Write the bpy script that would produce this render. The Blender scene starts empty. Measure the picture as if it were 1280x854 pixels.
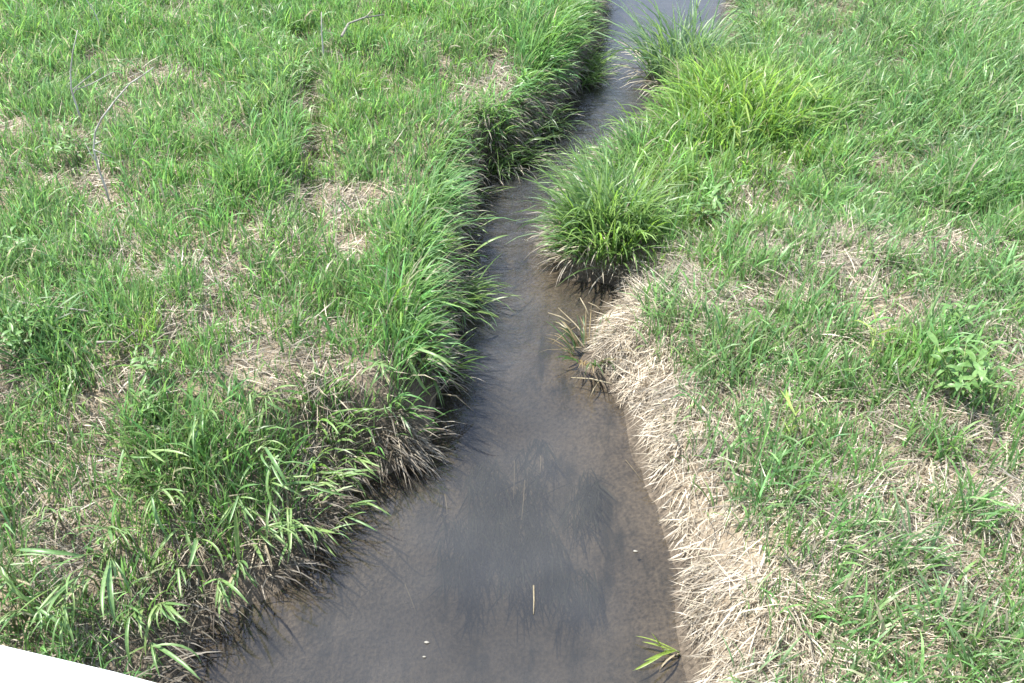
import bpy, math
import numpy as np
from mathutils import Vector, Matrix

rng = np.random.default_rng(11)
scene = bpy.context.scene
COL = scene.collection

# ------------------------------------------------------------------ camera
CAM_H = 3.2
PITCH = math.radians(38.0)
HFOV = math.radians(55.0)
cam_d = bpy.data.cameras.new('camera'); cam = bpy.data.objects.new('camera', cam_d); COL.objects.link(cam)
cam.location = (0, 0, CAM_H); cam.rotation_euler = (math.pi/2 - PITCH, 0, 0)
cam_d.sensor_width = 36; cam_d.lens = 18/math.tan(HFOV/2)
cam_d.clip_start = 0.05; cam_d.clip_end = 600
scene.camera = cam

# ------------------------------------------------------------------ sky, sun, exposure
SUN_AZ = math.radians(-62.0)      # compass angle from +Y, negative = to the left
SUN_EL = math.radians(64.0)
w = bpy.data.worlds.new('World'); scene.world = w; w.use_nodes = True
nt = w.node_tree; nt.nodes.clear()
sky = nt.nodes.new('ShaderNodeTexSky'); sky.sky_type = 'NISHITA'; sky.sun_disc = False
sky.sun_elevation = SUN_EL; sky.sun_rotation = SUN_AZ
sky.air_density = 1.0; sky.dust_density = 0.8; sky.ozone_density = 1.0
bg = nt.nodes.new('ShaderNodeBackground'); bg.inputs['Strength'].default_value = 0.15
wo = nt.nodes.new('ShaderNodeOutputWorld')
tcw = nt.nodes.new('ShaderNodeTexCoord'); cl = nt.nodes.new('ShaderNodeTexNoise'); cl.inputs['Scale'].default_value = 4.5; cl.inputs['Detail'].default_value = 7; cl.inputs['Distortion'].default_value = .6
nt.links.new(tcw.outputs['Generated'], cl.inputs['Vector'])
clr = nt.nodes.new('ShaderNodeMapRange'); clr.inputs['From Min'].default_value = .46; clr.inputs['From Max'].default_value = .66; clr.inputs['To Max'].default_value = .4
nt.links.new(cl.outputs[0], clr.inputs['Value'])
cm = nt.nodes.new('ShaderNodeMix'); cm.data_type = 'RGBA'; cm.inputs[7].default_value = (8.5, 8.6, 8.8, 1)
nt.links.new(clr.outputs[0], cm.inputs[0]); nt.links.new(sky.outputs[0], cm.inputs[6]); nt.links.new(cm.outputs[2], bg.inputs[0]); nt.links.new(bg.outputs[0], wo.inputs[0])
sd = Vector((math.sin(SUN_AZ)*math.cos(SUN_EL), math.cos(SUN_AZ)*math.cos(SUN_EL), math.sin(SUN_EL)))
sl = bpy.data.lights.new('sun', 'SUN'); sl.energy = 4.2; sl.angle = math.radians(0.53); sl.color = (1.0, 0.96, 0.89)
so = bpy.data.objects.new('sun', sl); COL.objects.link(so); so.location = sd*50
so.rotation_euler = (-sd).to_track_quat('-Z', 'Y').to_euler()
vs = scene.view_settings
vs.view_transform = 'Standard'; vs.look = 'None'; vs.gamma = 1.0; vs.use_curve_mapping = False
vs.exposure = 1.46
scene.render.engine = 'CYCLES'
scene.cycles.max_bounces = 8; scene.cycles.transparent_max_bounces = 12

# ------------------------------------------------------------------ where a point of the photograph stands in the place
F = 640/math.tan(HFOV/2)
cp, sp = math.cos(PITCH), math.sin(PITCH)
def ray(px, py):
    a = (px-640)/F; b = (427-py)/F
    return np.array([a, cp+sp*b, -sp+cp*b])
def pix(px, py, z=0.0):
    d = ray(px, py); t = (z-CAM_H)/d[2]
    return np.array([0, 0, CAM_H]) + d*t
def at_y(px, py, Y):
    d = ray(px, py); return np.array([0, 0, CAM_H]) + d*(Y/d[1])

def sstep(a, b, x):
    t = np.clip((x-a)/(b-a), 0, 1); return t*t*(3-2*t)

# value noise ----------------------------------------------------------
_tab = np.random.default_rng(5).random((256, 256))
def vnoise(x, y):
    xi = np.floor(x).astype(int); yi = np.floor(y).astype(int)
    fx = x-xi; fy = y-yi; fx = fx*fx*(3-2*fx); fy = fy*fy*(3-2*fy)
    a = _tab[xi % 256, yi % 256]; b = _tab[(xi+1) % 256, yi % 256]
    c = _tab[xi % 256, (yi+1) % 256]; d = _tab[(xi+1) % 256, (yi+1) % 256]
    return (a*(1-fx)+b*fx)*(1-fy)+(c*(1-fx)+d*fx)*fy
def fbm(x, y, s, o=4, seed=0):
    r = 0; amp = 0.5; tot = 0
    for k in range(o):
        r = r+amp*vnoise(x*s+17.3*k+seed*7.7, y*s+9.1*k+seed*3.3); tot += amp; amp *= .5; s *= 2.03
    return r/tot

# ------------------------------------------------------------------ the stream's outline on the water level
LEFT = [(750,0),(744,30),(736,60),(716,100),(694,140),(668,170),(644,190),(612,210),(588,234),(574,262),(571,300),(564,350),
        (554,400),(548,440),(543,490),(536,530),(528,560),(500,584),(462,600),(440,625),(424,668),(392,705),(346,742),(290,770),(246,795),(228,825),(222,860),(225,920),(200,1000)]
RIGHT = [(916,0),(920,50),(918,88),(905,112),(872,122),(848,142),(815,172),(778,202),(745,232),(722,262),(708,292),(696,325),(694,346),(725,352),(762,356),(766,380),(748,402),
         (738,430),(736,462),(762,488),(782,520),(794,560),(810,600),(822,640),(833,680),(842,720),(850,780),(856,854),(856,930),(880,1000)]
L = np.array([pix(*p)[:2] for p in LEFT]); R = np.array([pix(*p)[:2] for p in RIGHT])
L = np.vstack([[(2.2,120),(2.2,40),(1.9,18),(1.3,13.5)], L, [(-1.3,0),(-1.6,-10),(-1.6,-90)]])
R = np.vstack([[(4.2,120),(4.2,40),(3.9,18),(3.0,13.5)], R, [(0.75,0),(0.9,-10),(0.9,-90)]])
def wiggle(P, seed):
    out = []
    r = np.random.default_rng(seed)
    for a, b in zip(P[:-1], P[1:]):
        n = max(1, int(np.linalg.norm(b-a)/0.12)) if 0 < a[1] < 14 else 1
        for k in range(n):
            q = a+(b-a)*k/n
            if 0.5 < q[1] < 13: q = q+r.normal(0, .02, 2)
            out.append(q)
    out.append(P[-1]); return np.array(out)
L = wiggle(L, 1); R = wiggle(R, 2)
POLY = np.vstack([L, R[::-1]])
_cy = np.linspace(-90, 120, 2000)
_cx = .5*(np.interp(_cy, L[::-1,1], L[::-1,0])+np.interp(_cy, R[::-1,1], R[::-1,0]))

def sdist(x, y):
    """distance to the waterline, positive on land"""
    x = np.asarray(x, float).ravel(); y = np.asarray(y, float).ravel()
    dm = np.full(x.shape, 1e9); ins = np.zeros(x.shape, bool)
    n = len(POLY)
    for i in range(n):
        ax, ay = POLY[i]; bx, by = POLY[(i+1) % n]
        ex, ey = bx-ax, by-ay
        t = np.clip(((x-ax)*ex+(y-ay)*ey)/(ex*ex+ey*ey+1e-12), 0, 1)
        dm = np.minimum(dm, (x-ax-t*ex)**2+(y-ay-t*ey)**2)
        if ay != by:
            c = ((ay > y) != (by > y)) & (x < ex*(y-ay)/(by-ay)+ax)
            ins ^= c
    d = np.sqrt(dm)
    return np.where(ins, -d, d)

def blobs(x, y, lst, z=0.3):
    """soft union of patches on the ground; each (px, py, rx, ry, strength) measured in the photograph"""
    m = np.zeros(x.shape)
    for b in lst:
        px, py, rx, ry, s = b
        c = pix(px, py, z); rxw = abs(pix(px+rx, py, z)[0]-c[0]); ryw = abs(pix(px, py-ry, z)[1]-pix(px, py+ry, z)[1])/2
        q = ((x-c[0])/rxw)**2+((y-c[1])/ryw)**2
        m = np.maximum(m, s*np.exp(-q*0.9))
    return m

YSPLIT = pix(0, 560)[1]
def terrain(x, y, d):
    left = x < np.interp(y, _cy, _cx)
    gentle = sstep(YSPLIT+.25, YSPLIT-.35, y)
    wl = 0.10+0.50*gentle
    farR = sstep(pix(0,350)[1]-.1, pix(0,340)[1]+.25, y)
    wr = 0.42*(1-farR)+0.14*farR
    ww = np.where(left, wl, wr)*(0.75+.6*fbm(x, y, 1.7, 2, 3))
    bh = np.where(left, 0.37-.06*gentle, 0.30-.13*farR)
    bh = bh*(0.9+.22*fbm(x, y, .9, 3, 8))
    t = np.clip(d/ww, 0, 3)
    up = bh*(1-np.exp(-(t**1.25)*1.9))+.015*np.clip(d, 0, 3)
    near = sstep(60, 12, np.hypot(x, y-6))
    fa, fb = pix(380,55,.33), pix(402,295,.33); ft = np.clip((y-fa[1])/(fb[1]-fa[1]), 0, 1); fxx = fa[0]+(fb[0]-fa[0])*ft+.05*np.sin(y*2.3)
    up = up-.11*np.exp(-((x-fxx)/.055)**2)*sstep(fa[1]+.4, fa[1]-.2, y)*sstep(fb[1]-.3, fb[1]+.2, y)
    up = up+(fbm(x, y, 2.2, 4, 1)-.5)*.13*sstep(.0, .5, d)+(fbm(x, y, 9, 2, 2)-.5)*.05*sstep(.0, .15, d)*near
    shallow = blobs(x, y, [(480,585,55,25,.9),(735,365,50,22,1.0),(700,385,40,25,.8),(690,175,30,25,.7),(560,560,30,30,.6),(830,720,24,150,.8),
                            (640,620,90,60,.55),(690,420,40,40,.5),(330,780,70,40,.5)], 0)
    dep = -(.012+.23*sstep(0, .55, -d)*(1-.75*shallow))+(fbm(x, y, 3.5, 4, 4)-.5)*.045*sstep(0,.15,-d)
    dep = np.minimum(dep, -.006)
    return np.where(d > 0, up+.0, dep)

# fine fields on a grid, sampled later for every blade
GX0, GX1, GY0, GY1, GS = -7.0, 7.0, -0.5, 13.0, 0.05
gx = np.arange(GX0, GX1+1e-6, GS); gy = np.arange(GY0, GY1+1e-6, GS)
MX, MY = np.meshgrid(gx, gy, indexing='ij')
GD = sdist(MX, MY).reshape(MX.shape)
GZ = terrain(MX, MY, GD)
GDX, GDY = np.gradient(GD, GS)
# dry patches where last year's straw shows, denser and taller stands, colour drifts
DRY = [(300,185,14,11,.8),(425,285,16,18,.8),(462,312,13,11,.6),(285,372,24,16,.7),(215,455,14,22,.95),(10,505,28,30,1),(105,545,40,16,.75),(165,490,16,13,.7),
       (60,645,50,30,.7),(275,432,20,12,.6),(430,95,15,8,.7),(628,110,18,50,1),(645,165,14,20,.9),(470,540,50,26,1),(5,60,12,12,.6),(130,590,34,16,.7),(100,690,50,20,.55),
       (300,470,20,15,.5),(140,360,22,13,.5),(75,130,14,12,.55),(130,245,12,10,.6),(395,190,8,24,.6),(230,690,45,22,.55),(320,640,30,15,.4),
       # right bank
       (778,400,26,45,.95),(870,365,26,26,.55),(945,318,18,12,.65),(815,470,34,50,1),(834,575,30,55,1.05),(858,680,34,70,1.1),(870,800,38,80,1.1),(905,530,13,22,.85),
       (1045,350,26,24,.85),(1035,385,12,13,.75),(1200,320,26,17,.75),(935,235,9,12,.9),(1160,165,14,10,.7),(1190,548,40,14,.7),(970,720,30,16,.6),(1080,690,50,20,.5),
       (1010,800,60,18,.6),(1255,640,30,22,.65),(1120,760,45,14,.5),(1150,610,30,12,.4),(1045,300,12,11,.6),(1240,770,24,14,.55),(1000,640,40,20,.45),
       (830,330,30,16,.3),(905,10,14,20,.8),(780,345,20,10,.8)]
TALL = [(330,40,60,45,.6),(335,230,55,60,.5),(345,130,35,50,.6),(90,60,80,40,.4),(545,300,50,70,.55),(520,400,60,40,.5),(670,60,60,60,.7),(690,140,30,40,.7),(930,110,110,60,1),(860,170,70,40,.8),
        (1230,60,90,70,.8),(1200,120,80,50,.7),(740,240,60,50,.6),(1210,230,70,30,.6),(60,440,50,30,.7),(230,560,80,40,.5),(960,590,40,40,.5),(1170,470,60,40,.4),(1060,260,60,30,.4)]
YELLOW = [(920,120,110,75,1),(840,200,60,40,.9),(880,270,50,30,.8),(985,545,20,50,.6),(820,300,50,30,.6),(430,140,60,60,.35),(310,650,60,30,.5),(200,440,20,60,.5),(40,425,30,20,.5),
          (1090,430,20,30,.5),(930,220,60,60,.6),(500,60,80,40,.25)]
GDRY = blobs(MX, MY, DRY); GTALL = blobs(MX, MY, TALL); GYEL = blobs(MX, MY, YELLOW)
def samp(G, x, y):
    fx = np.clip((x-GX0)/GS, 0, G.shape[0]-1.001); fy = np.clip((y-GY0)/GS, 0, G.shape[1]-1.001)
    i = fx.astype(int); j = fy.astype(int); a = fx-i; b = fy-j
    return (G[i,j]*(1-a)+G[i+1,j]*a)*(1-b)+(G[i,j+1]*(1-a)+G[i+1,j+1]*a)*b
def gz(x, y): return samp(GZ, np.atleast_1d(np.asarray(x, float)), np.atleast_1d(np.asarray(y, float)))
def ground_at(px, py):
    """point of the terrain seen at a place in the photograph"""
    z = .3
    for _ in range(12):
        p = pix(px, py, z); z = .5*z+.5*max(float(gz(p[0], p[1])[0]), 0.0)
    return p

# ------------------------------------------------------------------ materials
def new_mat(name):
    m = bpy.data.materials.new(name); m.use_nodes = True; m.node_tree.nodes.clear(); return m, m.node_tree.nodes, m.node_tree.links
def foliage_mat(name, trans=.35, rough=.42, spec=.4, obj_col=None, var=.25):
    m, N, K = new_mat(name)
    out = N.new('ShaderNodeOutputMaterial'); pr = N.new('ShaderNodeBsdfPrincipled'); tr = N.new('ShaderNodeBsdfTranslucent'); mx = N.new('ShaderNodeMixShader')
    pr.inputs['Roughness'].default_value = rough; pr.inputs['Specular IOR Level'].default_value = spec
    mx.inputs[0].default_value = trans
    tc = N.new('ShaderNodeTexCoord'); nz = N.new('ShaderNodeTexNoise'); nz.inputs['Scale'].default_value = 55
    hs = N.new('ShaderNodeHueSaturation'); mr = N.new('ShaderNodeMapRange')
    K.new(tc.outputs['Object'], nz.inputs['Vector'])
    mr.inputs['To Min'].default_value = 1-var; mr.inputs['To Max'].default_value = 1+var; mr.inputs['From Min'].default_value = .3; mr.inputs['From Max'].default_value = .7
    K.new(nz.outputs[0], mr.inputs['Value']); K.new(mr.outputs[0], hs.inputs['Value'])
    if obj_col is None:
        at = N.new('ShaderNodeAttribute'); at.attribute_name = 'col'; K.new(at.outputs['Color'], hs.inputs['Color'])
    else:
        oi = N.new('ShaderNodeObjectInfo'); rp = N.new('ShaderNodeValToRGB')
        rp.color_ramp.elements[0].color = (*obj_col[0], 1); rp.color_ramp.elements[1].color = (*obj_col[1], 1)
        K.new(oi.outputs['Random'], rp.inputs[0]); K.new(rp.outputs[0], hs.inputs['Color'])
    K.new(hs.outputs[0], pr.inputs['Base Color'])
    g = N.new('ShaderNodeHueSaturation'); g.inputs['Hue'].default_value = .485; g.inputs['Value'].default_value = 1.25; g.inputs['Saturation'].default_value = 1.1
    K.new(hs.outputs[0], g.inputs['Color']); K.new(g.outputs[0], tr.inputs['Color'])
    K.new(pr.outputs[0], mx.inputs[1]); K.new(tr.outputs[0], mx.inputs[2]); K.new(mx.outputs[0], out.inputs[0])
    return m
M_GRASS = foliage_mat('grass_blade', .5, .4, .5)
M_STRAW = foliage_mat('dry_straw', .12, .55, .3)
M_REED = foliage_mat('broad_leaf', .3, .38, .45, ((.11,.21,.068), (.21,.3,.1)))
M_FORB = foliage_mat('forb_leaf', .32, .42, .4, ((.1,.2,.055), (.15,.255,.08)))
M_YLEAF = foliage_mat('yellow_green_leaf', .35, .42, .4, ((.19,.28,.05), (.26,.33,.08)))
M_DEADLEAF = foliage_mat('dead_reed_leaf', .12, .55, .3, ((.2,.165,.105), (.34,.29,.19)))

def simple_mat(name, c1, c2, scale=20, rough=.8, bump=.4, stretch=(1,1,1), spec=.3):
    m, N, K = new_mat(name)
    out = N.new('ShaderNodeOutputMaterial'); pr = N.new('ShaderNodeBsdfPrincipled'); tc = N.new('ShaderNodeTexCoord'); mp = N.new('ShaderNodeMapping')
    mp.inputs['Scale'].default_value = stretch; nz = N.new('ShaderNodeTexNoise'); nz.inputs['Scale'].default_value = scale; nz.inputs['Detail'].default_value = 8
    rp = N.new('ShaderNodeValToRGB'); rp.color_ramp.elements[0].position = .32; rp.color_ramp.elements[1].position = .68
    rp.color_ramp.elements[0].color = (*c1, 1); rp.color_ramp.elements[1].color = (*c2, 1)
    bp = N.new('ShaderNodeBump'); bp.inputs['Strength'].default_value = bump; bp.inputs['Distance'].default_value = .01
    pr.inputs['Roughness'].default_value = rough; pr.inputs['Specular IOR Level'].default_value = spec
    K.new(tc.outputs['Object'], mp.inputs[0]); K.new(mp.outputs[0], nz.inputs['Vector']); K.new(nz.outputs[0], rp.inputs[0]); K.new(rp.outputs[0], pr.inputs['Base Color'])
    K.new(nz.outputs[0], bp.inputs['Height']); K.new(bp.outputs[0], pr.inputs['Normal']); K.new(pr.outputs[0], out.inputs[0])
    return m
M_TWIG = simple_mat('weathered_twig', (.26,.23,.2), (.55,.52,.47), 30, .8, .5, (1,1,.2))
M_STICK = simple_mat('bleached_stick', (.17,.15,.12), (.3,.275,.235), 40, .8, .5, (.3,1,1))
M_SOD = simple_mat('wet_sod', (.04,.032,.023), (.09,.068,.045), 30, .7, 1.0)
M_PAINT = simple_mat('white_bridge_paint', (.78,.78,.76), (.82,.82,.81), 6, .5, .08)
M_CONC = simple_mat('bridge_concrete', (.33,.32,.3), (.45,.44,.41), 9, .85, .5)
M_FLECK = simple_mat('pale_husk', (.2,.19,.16), (.3,.28,.24), 40, .6, .2)
M_STEM = simple_mat('plant_stem', (.1,.15,.05), (.2,.24,.09), 60, .6, .2)

# ground: soil, old thatch, wet mud by the water
m, N, K = new_mat('soil_and_thatch'); M_GROUND = m
out = N.new('ShaderNodeOutputMaterial'); pr = N.new('ShaderNodeBsdfPrincipled'); geo = N.new('ShaderNodeNewGeometry')
n1 = N.new('ShaderNodeTexNoise'); n1.inputs['Scale'].default_value = 3.0; n1.inputs['Detail'].default_value = 9
n2 = N.new('ShaderNodeTexNoise'); n2.inputs['Scale'].default_value = 60; n2.inputs['Detail'].default_value = 6
for n in (n1, n2): K.new(geo.outputs['Position'], n.inputs['Vector'])
rp = N.new('ShaderNodeValToRGB'); rp.color_ramp.elements[0].position = .3; rp.color_ramp.elements[1].position = .7
rp.color_ramp.elements[0].color = (.13,.10,.07,1); rp.color_ramp.elements[1].color = (.33,.27,.19,1)
mixn = N.new('ShaderNodeMix'); mixn.data_type = 'FLOAT'; mixn.inputs[0].default_value = .6
K.new(n1.outputs[0], mixn.inputs[2]); K.new(n2.outputs[0], mixn.inputs[3]); K.new(mixn.outputs[0], rp.inputs[0])
mud = N.new('ShaderNodeValToRGB'); mud.color_ramp.elements[0].position = .35; mud.color_ramp.elements[1].position = .68
mud.color_ramp.elements[0].color = (.042,.034,.025,1); mud.color_ramp.elements[1].color = (.15,.12,.088,1); K.new(mixn.outputs[0], mud.inputs[0])
at = N.new('ShaderNodeAttribute'); at.attribute_name = 'mud'
mm = N.new('ShaderNodeMix'); mm.data_type = 'RGBA'; K.new(at.outputs['Fac'], mm.inputs[0]); K.new(rp.outputs[0], mm.inputs[6]); K.new(mud.outputs[0], mm.inputs[7])
mps = N.new('ShaderNodeMapping'); mps.inputs['Scale'].default_value = (1.0,.3,1); K.new(geo.outputs['Position'], mps.inputs[0])
n3 = N.new('ShaderNodeTexNoise'); n3.inputs['Scale'].default_value = 9; n3.inputs['Detail'].default_value = 6; n3.inputs['Roughness'].default_value = .65; K.new(mps.outputs[0], n3.inputs['Vector'])
r3 = N.new('ShaderNodeMapRange'); r3.inputs['From Min'].default_value = .5; r3.inputs['From Max'].default_value = .64; r3.inputs['To Max'].default_value = .9; K.new(n3.outputs[0], r3.inputs['Value'])
ab = N.new('ShaderNodeAttribute'); ab.attribute_name = 'bed'; mb = N.new('ShaderNodeMath'); mb.operation = 'MULTIPLY'; K.new(r3.outputs[0], mb.inputs[0]); K.new(ab.outputs['Fac'], mb.inputs[1])
ms_ = N.new('ShaderNodeMix'); ms_.data_type = 'RGBA'; K.new(mb.outputs[0], ms_.inputs[0]); K.new(mm.outputs[2], ms_.inputs[6]); ms_.inputs[7].default_value = (.018,.017,.012,1); mm = ms_
# far land beyond the blades: meadow green
atg = N.new('ShaderNodeAttribute'); atg.attribute_name = 'far'
mg = N.new('ShaderNodeMix'); mg.data_type = 'RGBA'; K.new(atg.outputs['Fac'], mg.inputs[0]); K.new(mm.outputs[2], mg.inputs[6]); mg.inputs[7].default_value = (.08,.13,.045,1)
K.new(mg.outputs[2], pr.inputs['Base Color']); pr.inputs['Roughness'].default_value = .85; pr.inputs['Specular IOR Level'].default_value = .25
bp = N.new('ShaderNodeBump'); bp.inputs['Strength'].default_value = .8; bp.inputs['Distance'].default_value = .02; K.new(n2.outputs[0], bp.inputs['Height']); K.new(bp.outputs[0], pr.inputs['Normal'])
K.new(pr.outputs[0], out.inputs[0])

# water: clear film over a silty body, mirror by angle
m, N, K = new_mat('silty_water'); M_WATER = m
out = N.new('ShaderNodeOutputMaterial'); geo = N.new('ShaderNodeNewGeometry'); mp = N.new('ShaderNodeMapping'); mp.inputs['Scale'].default_value = (.75, 1.1, 1)
K.new(geo.outputs['Position'], mp.inputs[0])
w1 = N.new('ShaderNodeTexNoise'); w1.inputs['Scale'].default_value = 13; w1.inputs['Detail'].default_value = 4; w1.inputs['Roughness'].default_value = .6; w1.inputs['Distortion'].default_value = .8
w2 = N.new('ShaderNodeTexNoise'); w2.inputs['Scale'].default_value = 2.2; w2.inputs['Detail'].default_value = 2
K.new(mp.outputs[0], w1.inputs['Vector']); K.new(mp.outputs[0], w2.inputs['Vector'])
ar = N.new('ShaderNodeAttribute'); ar.attribute_name = 'ripple'
bp = N.new('ShaderNodeBump'); bp.inputs['Distance'].default_value = .035; K.new(w1.outputs[0], bp.inputs['Height']); K.new(ar.outputs['Fac'], bp.inputs['Strength'])
gl = N.new('ShaderNodeBsdfGlossy'); gl.inputs['Roughness'].default_value = .03; K.new(bp.outputs[0], gl.inputs['Normal'])
fr = N.new('ShaderNodeFresnel'); fr.inputs['IOR'].default_value = 1.42; K.new(bp.outputs[0], fr.inputs['Normal'])
tr = N.new('ShaderNodeBsdfTransparent'); tr.inputs['Color'].default_value = (.86,.85,.81,1)
df = N.new('ShaderNodeBsdfDiffuse')
rp = N.new('ShaderNodeValToRGB'); rp.color_ramp.elements[0].color = (.042,.043,.043,1); rp.color_ramp.elements[1].color = (.066,.067,.067,1); rp.color_ramp.elements[0].position=.35; rp.color_ramp.elements[1].position=.65
K.new(w2.outputs[0], rp.inputs[0]); K.new(rp.outputs[0], df.inputs['Color'])
am = N.new('ShaderNodeAttribute'); am.attribute_name = 'murk'
m1 = N.new('ShaderNodeMixShader'); K.new(am.outputs['Fac'], m1.inputs[0]); K.new(tr.outputs[0], m1.inputs[1]); K.new(df.outputs[0], m1.inputs[2])
m2 = N.new('ShaderNodeMixShader'); K.new(fr.outputs[0], m2.inputs[0]); K.new(m1.outputs[0], m2.inputs[1]); K.new(gl.outputs[0], m2.inputs[2])
K.new(m2.outputs[0], out.inputs[0])

# ------------------------------------------------------------------ mesh helpers
def mesh_obj(name, V, Fc, mat, parent=None, smooth=True, attrs=None, cols=None):
    me = bpy.data.meshes.new(name)
    V = np.asarray(V, np.float32); me.vertices.add(len(V)); me.vertices.foreach_set('co', V.ravel())
    if isinstance(Fc, tuple):                         # (loops, starts)
        loops, starts = Fc
    else:
        starts = np.cumsum([0]+[len(f) for f in Fc[:-1]]); loops = np.concatenate([np.asarray(f) for f in Fc])
    me.loops.add(len(loops)); me.loops.foreach_set('vertex_index', np.asarray(loops, np.int32))
    me.polygons.add(len(starts)); me.polygons.foreach_set('loop_start', np.asarray(starts, np.int32))
    me.polygons.foreach_set('use_smooth', np.full(len(starts), smooth))
    me.update(calc_edges=True); me.validate()
    if attrs:
        for k, a in attrs.items():
            t = me.attributes.new(k, 'FLOAT', 'POINT'); t.data.foreach_set('value', np.asarray(a, np.float32).ravel())
    if cols is not None:
        t = me.attributes.new('col', 'FLOAT_COLOR', 'POINT'); t.data.foreach_set('color', np.asarray(cols, np.float32).ravel())
    me.materials.append(mat)
    o = bpy.data.objects.new(name, me); COL.objects.link(o); o.parent = parent
    return o
def tag(o, label=None, cat=None, group=None, kind=None):
    if label: o['label'] = label
    if cat: o['category'] = cat
    if group: o['group'] = group
    if kind: o['kind'] = kind
    return o
def empty(name, loc, rz=0):
    o = bpy.data.objects.new(name, None); COL.objects.link(o); o.location = loc; o.rotation_euler = (0,0,rz); o.empty_display_size = .1; return o
def grid_mesh(name, xs, ys, Z, mat, attrs):
    X, Y = np.meshgrid(xs, ys, indexing='ij'); nx, ny = X.shape
    V = np.stack([X, Y, Z], -1).reshape(-1, 3)
    i = np.arange(nx*ny).reshape(nx, ny)
    q = np.stack([i[:-1,:-1], i[1:,:-1], i[1:,1:], i[:-1,1:]], -1).reshape(-1)
    return mesh_obj(name, V, (q, np.arange(0, len(q), 4)), mat, None, True, attrs)

def blade_mesh(name, B, mat, parent=None, lv=4):
    """B: dict of arrays x y z az L w tilt bend twist col; one curved tapering blade each"""
    n = len(B['x']); S = np.linspace(0, 1, lv+1)
    pw = B.get('prof', None)
    az = B['az']; h = np.stack([np.cos(az), np.sin(az), 0*az], -1); side0 = np.stack([-np.sin(az), np.cos(az), 0*az], -1)
    P = np.stack([B['x'], B['y'], B['z']], -1); V = np.zeros((n, 2*lv+1, 3)); ctr = P.copy()
    for k in range(lv+1):
        s = S[k]
        phi = B['tilt']+B['bend']*s**1.3
        if k:
            sm = .5*(S[k]+S[k-1]); pm = B['tilt']+B['bend']*sm**1.3
            ctr = ctr+(h*np.sin(pm)[:,None]+np.array([0,0,1.])*np.cos(pm)[:,None])*(B['L']/lv)[:,None]
        tw = B['twist']*(.4+s); tan = h*np.sin(phi)[:,None]+np.array([0,0,1.])*np.cos(phi)[:,None]
        nor = np.cross(tan, side0); sv = side0*np.cos(tw)[:,None]+nor*np.sin(tw)[:,None]
        wf = (.62+.9*s)*(1-s**2.2) if k < lv else 0
        if k < lv:
            V[:,2*k] = ctr-sv*(B['w']*.5*wf)[:,None]; V[:,2*k+1] = ctr+sv*(B['w']*.5*wf)[:,None]
        else: V[:,2*lv] = ctr
    nv = 2*lv+1
    pat = []
    for k in range(lv-1): pat += [2*k, 2*k+1, 2*k+3, 2*k+2]
    pat += [2*lv-2, 2*lv-1, 2*lv]; pat = np.array(pat)
    st = np.array([4*k for k in range(lv)])
    loops = (np.arange(n)[:,None]*nv+pat).ravel(); starts = (np.arange(n)[:,None]*len(pat)+st).ravel()
    C = np.ones((n, nv, 4)); C[:,:,:3] = B['col'][:,None,:]
    if 'tip' in B:
        t = np.concatenate([np.repeat(S[:lv], 2), [1]])
        C[:,:,:3] = C[:,:,:3]*(1-t[None,:,None]**3*.8)+B['tip'][:,None,:]*(t[None,:,None]**3*.8)
    return mesh_obj(name, V.reshape(-1,3), (loops, starts), mat, parent, True, None, C.reshape(-1,4))

def tube(name, pts, rads, mat, parent=None, sides=6):
    pts = [Vector(p) for p in pts]; V = []; Fc = []
    for i, p in enumerate(pts):
        t = (pts[min(i+1,len(pts)-1)]-pts[max(i-1,0)]).normalized()
        a = t.cross(Vector((0,1,.2))).normalized(); b = t.cross(a)
        for k in range(sides):
            an = 2*math.pi*k/sides; V.append(p+(a*math.cos(an)+b*math.sin(an))*rads[i])
    for i in range(len(pts)-1):
        for k in range(sides):
            k2 = (k+1) % sides; Fc.append((i*sides+k, i*sides+k2, (i+1)*sides+k2, (i+1)*sides+k))
    Fc.append(tuple(range(sides))[::-1]); Fc.append(tuple((len(pts)-1)*sides+k for k in range(sides)))
    return mesh_obj(name, [tuple(v) for v in V], Fc, mat, parent)

# ------------------------------------------------------------------ the setting: ground and stream
def spread(a, b, step, out):
    r = []; s = step
    x = b
    while x < out: s *= 1.35; x += s; r.append(x)
    l = []; s = step; x = a
    while x > -out: s *= 1.35; x -= s; l.append(x)
    return np.array(l[::-1]+list(np.arange(a, b+1e-6, step))+r)
xs = spread(-5.5, 5.5, .045, 110); ys = spread(.9, 11.5, .045, 110)
X, Y = np.meshgrid(xs, ys, indexing='ij'); D = sdist(X, Y).reshape(X.shape); Z = terrain(X, Y, D)
slopewall = sstep(.16, .02, D)
left_lo = (X < np.interp(Y, _cy, _cx)) & (Y < YSPLIT+.4)
mudf = np.clip(np.maximum(slopewall, np.where(left_lo, sstep(.55, .1, D), 0)), 0, 1)
farf = sstep(10.5, 13, Y)+sstep(5.0, 6.5, np.abs(X))+sstep(1.2, .2, Y); farf = np.clip(farf, 0, 1)*(D > .1)
tag(grid_mesh('ground', xs, ys, Z, M_GROUND, {'mud': mudf, 'far': farf, 'bed': sstep(0, -.1, D)}), 'grassy ground of both banks with the stream channel', kind='structure')
wx = spread(-2.6, 3.0, .06, 12); wy = spread(1.2, 10.5, .06, 110)
WX, WY = np.meshgrid(wx, wy, indexing='ij'); WD = sdist(WX, WY).reshape(WX.shape); depth = np.maximum(0, -terrain(WX, WY, WD))
murk = .1+.5*(1-np.exp(-depth*7)); murk = np.where(WD > 0, .12, murk)
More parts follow.
